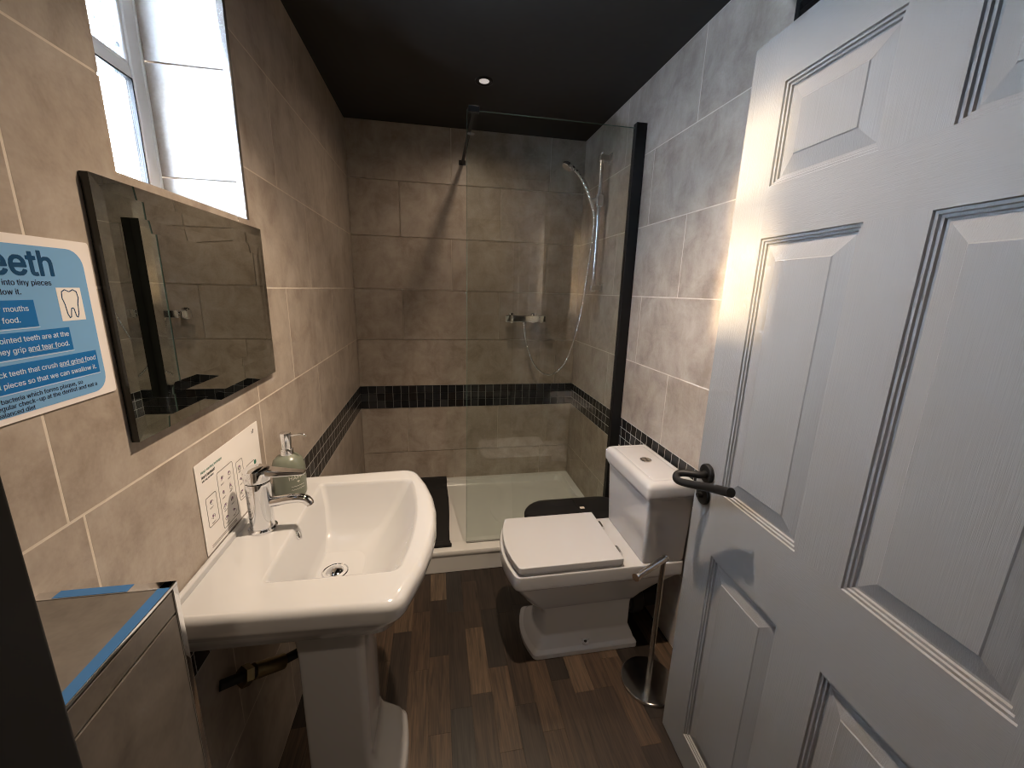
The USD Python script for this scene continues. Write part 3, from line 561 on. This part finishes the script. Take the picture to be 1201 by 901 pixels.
obj('pipe', tube([(1.224, yc, 0.128), (1.26, yc, 0.128), (1.30, yc, 0.130), (W - 0.001, yc, 0.134)], 0.050, 28), RUBBER, SP, smooth=40)
obj('collar', tube([(1.244, yc, 0.128), (1.248, yc, 0.128), (1.29, yc, 0.130), (1.294, yc, 0.130)], [0.060, 0.066, 0.066, 0.060], 28), RUBBER, SP, smooth=30)

# ------------------------------------------------------------------ pedal bin between toilet and screen
BN = thing('waste_bin', 'black slim bin standing between the toilet and the glass screen', 'bin', (1.11, 1.633, 0))
def bl(xa, xb, w, z, r): return rl(xa, xb, 1.633 - w, 1.633 + w, min(r, w - 0.001), z)
obj('bin_body', skin([bl(0.90, 1.345, 0.100, 0.0, 0.09), bl(0.885, 1.355, 0.110, 0.02, 0.10), bl(0.868, 1.366, 0.118, 0.345, 0.11)]), BLACKP, BN, smooth=40)
def lidhalf(xa, xb):
    a = [bl(0.862, 1.370, 0.121, 0.344, 0.12), bl(0.862, 1.370, 0.121, 0.356, 0.12), bl(0.872, 1.362, 0.114, 0.366, 0.112), bl(0.91, 1.33, 0.085, 0.374, 0.084), bl(1.0, 1.25, 0.03, 0.377, 0.029)]
    v, f = V(skin(a)); M = m3.Manifold(m3.Mesh(np.float32(v), np.uint32(f)))
    return M ^ m3.Manifold.cube([xb - xa, 1, 1]).translate([xa, 1.1, 0])
obj('lid_flap', lidhalf(0.80, 1.118), BLACKP, BN, smooth=35); obj('lid_flap', lidhalf(1.121, 1.42), BLACKP, BN, smooth=35)
obj('lid_badge', rbox(1.128, 1.150, 1.625, 1.641, 0.374, 0.379, 0.002), plain('badge', (0.55, 0.50, 0.44), 0.4), BN, smooth=30, label='small pale catch on the lid seam')

# ------------------------------------------------------------------ toilet roll stand
TP = thing('roll_stand', 'empty brushed steel toilet roll stand with a round base on the floor', 'toilet roll holder', (1.208, 1.064, 0))
cx, cy = 1.208, 1.064
obj('base', lathe([(0.093, 0.0), (0.096, 0.003), (0.096, 0.012), (0.093, 0.0145), (0.05, 0.0148), (0.012, 0.015)], (cx, cy, 0), 64), SPUN, TP, smooth=30)
obj('pole', tube([(cx, cy, 0.014), (cx, cy, 0.50)], 0.009, 24), STEEL, TP, smooth=40)
ad = np.array([1.067 - cx, 0.993 - cy, 0]); ad /= np.linalg.norm(ad); o = np.array([cx, cy, 0.508])
obj('arm', tube([o - ad * 0.012, o + ad * 0.148], 0.0105, 24), STEEL, TP, smooth=40)
obj('end_cap', tube([o + ad * 0.144, o + ad * 0.152], [0.0125, 0.0125], 24), CHROME, TP, smooth=30); obj('end_cap', tube([o - ad * 0.014, o - ad * 0.009], 0.0118, 24), CHROME, TP, smooth=30)

# ------------------------------------------------------------------ basin
yb = 0.952
def B_(p, z, db=0.0): return np.c_[p[:, 0], yb + db + p[:, 1], np.full(len(p), z)]
BS = thing('basin', 'white china pedestal basin with bowed front on the left wall', 'basin', (0.0, yb, 0))
rim = lambda e, z: B_(outline(0.001 + e * 0.3, 0.397 - e, 0.277 - e, 0.297 - e, 0.070, 0.030, 0.012), z)
inn = lambda a0, a1, b0, b1, bow, z, r=0.022: B_(outline(a0, a1, b0, b1, bow, r, 0.014), z, 0.015)
loops = [B_(outline(0.02, 0.27, 0.09, 0.09, 0.01, 0.03, 0.02), 0.575), B_(outline(0.005, 0.285, 0.12, 0.125, 0.02, 0.03, 0.02), 0.612), B_(outline(0.002, 0.330, 0.20, 0.205, 0.045, 0.03, 0.02), 0.662), B_(outline(0.001, 0.372, 0.250, 0.262, 0.062, 0.03, 0.012), 0.710), rim(0.020, 0.736), rim(0.016, 0.740), rim(0.012, 0.750), rim(0.009, 0.752), rim(0.003, 0.757), rim(0.0, 0.766), rim(0.0, 0.784), rim(0.003, 0.793), rim(0.009, 0.799), rim(0.016, 0.8005), rim(0.026, 0.8000),
         inn(0.124, 0.392, 0.213, 0.215, 0.028, 0.7985), inn(0.129, 0.388, 0.209, 0.211, 0.028, 0.797), inn(0.134, 0.382, 0.204, 0.206, 0.028, 0.790), inn(0.148, 0.356, 0.178, 0.184, 0.026, 0.742), inn(0.158, 0.322, 0.140, 0.145, 0.020, 0.692), inn(0.164, 0.285, 0.095, 0.10, 0.015, 0.664, 0.04), inn(0.176, 0.250, 0.045, 0.045, 0.008, 0.656, 0.03)]
obj('bowl', skin(loops), CHINA, BS, smooth=38)
obj('upstand', rbox(0.001, 0.013, yb - 0.276, yb + 0.276, 0.785, 0.815, 0.0045), CHINA, BS, smooth=40)
ped = [B_(outline(0.130, 0.290, 0.098, 0.098, 0.008, 0.020, 0.01), 0.66), B_(outline(0.137, 0.286, 0.093, 0.093, 0.006, 0.018, 0.01), 0.50), B_(outline(0.137, 0.286, 0.093, 0.093, 0.006, 0.018, 0.01), 0.16), B_(outline(0.136, 0.296, 0.096, 0.097, 0.010, 0.02, 0.01), 0.125), B_(outline(0.134, 0.325, 0.104, 0.106, 0.014, 0.025, 0.01), 0.095), B_(outline(0.132, 0.343, 0.112, 0.114, 0.016, 0.028, 0.01), 0.075), B_(outline(0.131, 0.352, 0.118, 0.120, 0.016, 0.028, 0.01), 0.050), B_(outline(0.131, 0.357, 0.121, 0.123, 0.016, 0.028, 0.01), 0.045), B_(outline(0.131, 0.357, 0.121, 0.123, 0.016, 0.028, 0.01), 0.0)]
obj('pedestal', skin(ped), CHINA, BS, smooth=35)
obj('waste', join(lathe([(0.034, -0.002), (0.034, 0.003), (0.030, 0.005), (0.024, 0.002), (0.023, -0.002)], (0.210, yb + 0.006, 0.656), 36), lathe([(0.021, 0.0), (0.021, 0.006), (0.016, 0.010), (0.004, 0.011)], (0.210, yb + 0.006, 0.656), 32)), CHROME, BS, smooth=40)
obj('overflow_ring', tube([(0.1375 - 0.002 * math.sin(t), 0.942 + 0.0075 * math.cos(t), 0.781 + 0.0085 * math.sin(t)) for t in np.linspace(0, 2 * np.pi, 25)], 0.0024, 10, False), CHROME, BS, smooth=50)
obj('overflow_hole', lathe([(0.0065, -0.006), (0.0065, 0.0008)], (0.1372, 0.942, 0.781), 20, 'x'), BLACKP, BS)
TPS = thing('basin_tap', 'chrome mono lever tap at the back of the basin', 'tap', (0.058, yb, 0.80))
tx, ty = 0.058, 0.955
obj('tap_body', lathe([(0.031, 0.800), (0.031, 0.804), (0.0265, 0.807), (0.0255, 0.81), (0.0265, 0.905), (0.0265, 0.919), (0.0255, 0.921)], (tx, ty, 0), 44), CHROME, TPS, smooth=35)
obj('lever', join(lathe([(0.0255, 0.9225), (0.0275, 0.9245), (0.0285, 0.945), (0.0275, 0.953), (0.020, 0.957), (0.006, 0.958)], (tx, ty, 0), 44), m3.Manifold.batch_hull([m3.Manifold.sphere(0.003, 12).translate([x, ty + s, z]) for x, z, w in ((tx + 0.010, 0.951, 0.014), (tx + 0.010, 0.938, 0.014), (tx + 0.060, 0.941, 0.011), (tx + 0.102, 0.938, 0.008)) for s in (-w, w)])), CHROME, TPS, smooth=35)
sp = spline([(tx + 0.01, ty, 0.866), (tx + 0.045, ty, 0.8695), (tx + 0.080, ty, 0.873), (tx + 0.097, ty, 0.870), (tx + 0.108, ty, 0.858)], 40)
obj('spout', tube(sp, np.linspace(0.0125, 0.0105, 40), 22), CHROME, TPS, smooth=40)
obj('aerator', tube([sp[-1], sp[-1] + np.array([0.002, 0, -0.004])], [0.0088, 0.0088], 20), STEEL, TPS, smooth=35)
TRP = thing('waste_trap', 'dark waste pipe with valve under the basin beside the pedestal', 'pipe', (0.06, 0.90, 0.45))
obj('pipe', tube(spline([(0.0, 0.80, 0.520), (0.03, 0.83, 0.505), (0.075, 0.885, 0.470), (0.110, 0.930, 0.452), (0.134, 0.944, 0.452)], 40), 0.011, 16), RUBBER, TRP, smooth=40)
obj('valve', join(tube([(0.045, 0.850, 0.495), (0.088, 0.900, 0.463)], 0.018, 18), tube([(0.030, 0.829, 0.506), (0.040, 0.841, 0.499)], 0.023, 6)), BRASS, TRP, smooth=30)
obj('riser', tube(spline([(0.118, 0.940, 0.456), (0.112, 0.942, 0.50), (0.105, 0.945, 0.55), (0.10, 0.945, 0.585)], 24), 0.009, 14), RUBBER, TRP, smooth=40)

SD = thing('soap_dispenser', 'sage green pump soap dispenser lettered HAPPY on the basin corner', 'soap dispenser', (0.066, 1.128, 0.80))
sx, sy = 0.066, 1.126
obj('bottle', lathe([(0.038, 0.8005), (0.0405, 0.804), (0.041, 0.812), (0.041, 0.868), (0.0402, 0.886), (0.036, 0.902), (0.027, 0.912), (0.017, 0.9175), (0.014, 0.920)], (sx, sy, 0), 48), SAGE, SD, smooth=50)
obj('pump', join(lathe([(0.0165, 0.917), (0.0165, 0.932), (0.0155, 0.934)], (sx, sy, 0), 32), lathe([(0.0125, 0.934), (0.0135, 0.958), (0.0145, 0.974), (0.0135, 0.979), (0.004, 0.9795)], (sx, sy, 0), 32)), CHROME, SD, smooth=35)
obj('nozzle', tube(spline([(sx + 0.008, sy, 0.973), (sx + 0.03, sy - 0.002, 0.973), (sx + 0.050, sy - 0.004, 0.971), (sx + 0.053, sy - 0.004, 0.967)], 24), np.linspace(0.0032, 0.0024, 24), 12), CHROME, SD, smooth=40)
def wrap(m, phi0, z0, r):
    v, f = V(m); a = phi0 + v[:, 0] / r; rr = r + v[:, 2]
    return np.c_[sx + rr * np.cos(a), sy + rr * np.sin(a), z0 + v[:, 1]], f
def flat(m, dx): v = np.array(m.vertices); v[:, 0] -= dx; return v, np.array(m.faces)
tm = meshkit.text_mesh('HAPPY', 0.0105, 0.0004); hw = tm.vertices[:, 0].max() / 2; PHI = -0.72
heart = Polygon([(16 * math.sin(t) ** 3, 13 * math.cos(t) - 5 * math.cos(2 * t) - 2 * math.cos(3 * t) - math.cos(4 * t)) for t in np.linspace(0, 2 * np.pi, 40)[:-1]])
hm = trimesh.creation.extrude_polygon(affinity.scale(heart, 0.00022, 0.00022, origin=(0, 0)), 0.0004, engine='earcut')
scr = [tube(np.c_[np.linspace(-0.019, 0.017, 90), z + 0.0011 * np.sin(np.linspace(0, 34, 90)) * (0.6 + 0.4 * np.sin(np.linspace(0, 11, 90))), np.full(90, 0.0003)], 0.00045, 6) for z in (-0.020, -0.029)]
obj('lettering', join(wrap(flat(tm, hw), PHI, 0.8555, 0.0412), wrap(hm, PHI, 0.848, 0.0412), *[wrap(s, PHI, 0.8555, 0.0412) for s in scr]), CREAM, SD, label='cream lettering HAPPY with a heart', kind='stuff')

# ------------------------------------------------------------------ mirror
MR = thing('wall_mirror', 'frameless mirror with a smaller raised mirror layered on it, hung on the left wall', 'mirror', (0.0, 0.97, 1.12))
def bevel_mirror(xa, xb, ya, yb_, za, zb_, bw, drop):
    l = lambda e, x: np.array([(x, ya + e, za + e), (x, yb_ - e, za + e), (x, yb_ - e, zb_ - e), (x, ya + e, zb_ - e)])
    edge = skin([l(0, xa), l(0, xb - drop)], True, False); face = skin([l(0, xb - drop), l(bw, xb), l(bw + 0.04, xb)], False, True)
    v, f = V(face); c = trimesh.Trimesh(v, f, process=False)
    if c.face_normals[np.argmax(c.area_faces)][0] < 0: c.invert()
    return edge, c
e, f_ = bevel_mirror(0.001, 0.013, 0.693, 1.256, 1.122, 1.513, 0.020, 0.0010)
obj('outer_edge', e, MIRROR_EDGE, MR); obj('outer_mirror', f_, MIRROR, MR)
e, f_ = bevel_mirror(0.013, 0.026, 0.757, 1.196, 1.180, 1.464, 0.020, 0.0010)
obj('inner_edge', e, MIRROR_EDGE, MR); obj('inner_mirror', f_, MIRROR, MR)

# ------------------------------------------------------------------ papers on the left wall
PF = Frame((0.0008, 0, 0), (0, 1, 0), (0, 0, 1))
PO = thing('tooth_poster', 'blue laminated poster headed Teeth beside the mirror', 'poster', (0, 0.55, 1.21))
obj('sheet', poly_slab(PF, rrect(0.385, 0.683, 1.2095, 1.4185, 0.004), 0, 0.0010), LAMINATE, PO)
obj('blue_panel', poly_slab(PF, rrect(0.397, 0.668, 1.2165, 1.4075, 0.022), 0.0010, 0.0013), PBLUE, PO, label='pale blue rounded print')
obj('text_box', poly_slab(PF, sbox(0.40, 1.3135, 0.5855, 1.3445), 0.0013, 0.0015), PMID, PO)
obj('text_box', poly_slab(PF, sbox(0.40, 1.2795, 0.6255, 1.3085), 0.0013, 0.0015), PMID, PO)
obj('text_box', poly_slab(PF, sbox(0.40, 1.2425, 0.6595, 1.2735), 0.0013, 0.0015), PMID, PO)
obj('rule_line', join(*[poly_slab(PF, sbox(0.40, z, x, z + 0.0006), 0.0013, 0.0016) for z, x in ((1.3118, 0.5865), (1.2778, 0.6262), (1.2412, 0.6600))]), PWHITE, PO)
def rtext(s, h, right, base, lift, bold=False, per=0.56, left=None):
    m = meshkit.text_mesh(s, h, 0.0003, bold); L = m.vertices[:, 0].max()
    return text(s, h, PF, right - L, base, lift, bold, 0.0003)
obj('title', rtext('Teeth', 0.0285, 0.6215, 1.3735, 0.0013, True), PNAVY, PO, label='navy heading Teeth')
lines = [('Teeth chop food into tiny pieces', 0.0062, 0.614, 1.3615), ('so we can swallow it.', 0.0062, 0.573, 1.3510)]
obj('print', join(*[rtext(s, h, r, b, 0.0013) for s, h, r, b in lines] + [rtext(s, h, r, b, 0.0013) for s, h, r, b in (('Teeth get attacked by bacteria which forms plaque, so', 0.0052, 0.628, 1.2325), ('have a regular check-up at the dentist and eat a', 0.0052, 0.650, 1.2252), ('healthy balanced diet', 0.0050, 0.557, 1.2180))]), PTEXT, PO, kind='stuff')
wl = [('for biting in our mouths', 0.0062, 0.577, 1.3320), ('and for cutting food.', 0.0062, 0.564, 1.3195), ('and pointed teeth are at the', 0.0062, 0.6225, 1.2975), ('mouths.  They grip and tear food.', 0.0062, 0.6205, 1.2855), ('These are back teeth that crush and grind food', 0.0060, 0.6560, 1.2610), ('into very small pieces so that we can swallow it.', 0.0060, 0.6545, 1.2485)]
obj('print', join(*[rtext(s, h, r, b, 0.0015) for s, h, r, b in wl], *[poly_slab(PF, sbox(a, z, b, z + 0.0005), 0.0015, 0.0018) for a, b, z in ((0.566, 0.6035, 1.2842), (0.601, 0.641, 1.2597))]), PWHITE, PO, kind='stuff')
obj('picture_card', poly_slab(PF, sbox(0.6185, 1.3165, 0.6545, 1.3585), 0.0013, 0.0015), PAPER, PO)
tooth = Polygon([(-9, 12), (-5, 14), (0, 12), (5, 14), (9, 12), (10, 6), (8, 0), (7, -9), (5, -13), (3, -12), (1.5, -4), (-1, -4), (-3, -12), (-5, -13), (-7, -9), (-8, 0), (-10, 6)]).buffer(1.2).buffer(-1.0)
tooth = affinity.translate(affinity.scale(tooth, 0.00125, 0.00135, origin=(0, 0)), 0.6365, 1.3375)
obj('tooth_picture', poly_slab(PF, tooth.difference(tooth.buffer(-0.0011)), 0.0015, 0.0018), PNAVY, PO, label='outline drawing of a tooth')

NT = thing('handwash_notice', 'white hand-washing notice with boxed diagrams propped behind the tap', 'notice', (0.014, 0.98, 0.815))
ny0, ny1, nz0, nz1 = 0.832, 1.122, 0.8155, 1.0165
NF = Frame((0.0008, 0, 0), (0, 1, 0), (0, 0, 1))
obj('sheet', poly_slab(NF, rrect(ny0, ny1, nz0, nz1, 0.003), 0, 0.0008), PAPER, NT)
def nbox(a, b, c, d): p = rrect(a, b, c, d, 0.005); return poly_slab(NF, p.difference(p.buffer(-0.0011)), 0.0008, 0.0011)
boxes = [(0.852, 0.893, 0.868, 0.935), (0.904, 0.974, 0.834, 0.968), (0.988, 1.021, 0.856, 0.956), (1.036, 1.082, 0.858, 0.925)]
obj('diagram_frame', join(*[nbox(*b) for b in boxes]), INK, NT)
sk, pk = [], []
cells = [(0.872, 0.918), (0.872, 0.884)] + [(u, v) for u in (0.923, 0.955) for v in (0.946, 0.914, 0.882, 0.852)] + [(1.004, v) for v in (0.938, 0.906, 0.874)] + [(1.059, 0.905), (1.059, 0.876)]
for u, v in cells:      # small line drawings of hands under running water
    for k in range(3):
        a = rng.uniform(0, 2 * np.pi); rr = rng.uniform(0.003, 0.0065); t = np.linspace(a, a + rng.uniform(2.5, 5.0), 16)
        sk.append(tube(NF(np.c_[u + rng.normal(0, .002) + rr * np.cos(t), v + rng.normal(0, .002) + 0.8 * rr * np.sin(t), np.full(16, 0.0009)]), 0.00035, 5))
    pk.append(poly_slab(NF, Polygon(np.c_[u - 0.001 + 0.0035 * np.cos(np.linspace(0, 6, 9)), v + 0.003 + 0.0026 * np.sin(np.linspace(0, 6, 9))]), 0.0008, 0.0010))
    sk.append(poly_slab(NF, sbox(u - 0.008, v - 0.0105, u + 0.006, v - 0.0098), 0.0008, 0.0010)); sk.append(poly_slab(NF, sbox(u - 0.008, v - 0.0122, u + 0.002, v - 0.0115), 0.0008, 0.0010))
obj('diagram', join(*sk), INK, NT, kind='stuff'); obj('diagram_hand', join(*pk), INKP, NT, kind='stuff')
obj('heading', join(text('Hand-washing technique', 0.0058, NF, 0.850, 0.9905, 0.0008, False, 0.0003, 0.083)), INKG, NT, label='grey green heading line')
obj('print', join(text('How to handwash?', 0.0062, NF, 0.850, 0.9795, 0.0008, True, 0.0003, 0.052), text('with soap and water', 0.0045, NF, 0.850, 0.9720, 0.0008, False, 0.0003, 0.045), *[poly_slab(NF, sbox(0.852, z, 0.960, z + 0.0009), 0.0008, 0.0011) for z in (0.8268, 0.8230)], *[poly_slab(NF, sbox(1.085, z, 1.096, z + 0.0016), 0.0008, 0.0011) for z in (0.9975, 0.994)], poly_slab(NF, sbox(1.092, 1.000, 1.097, 1.003), 0.0008, 0.0011)), INK, NT, kind='stuff')
obj('green_dot', poly_slab(NF, rrect(1.079, 1.091, 0.911, 0.922, 0.004), 0.0009, 0.0013), INKG, NT)
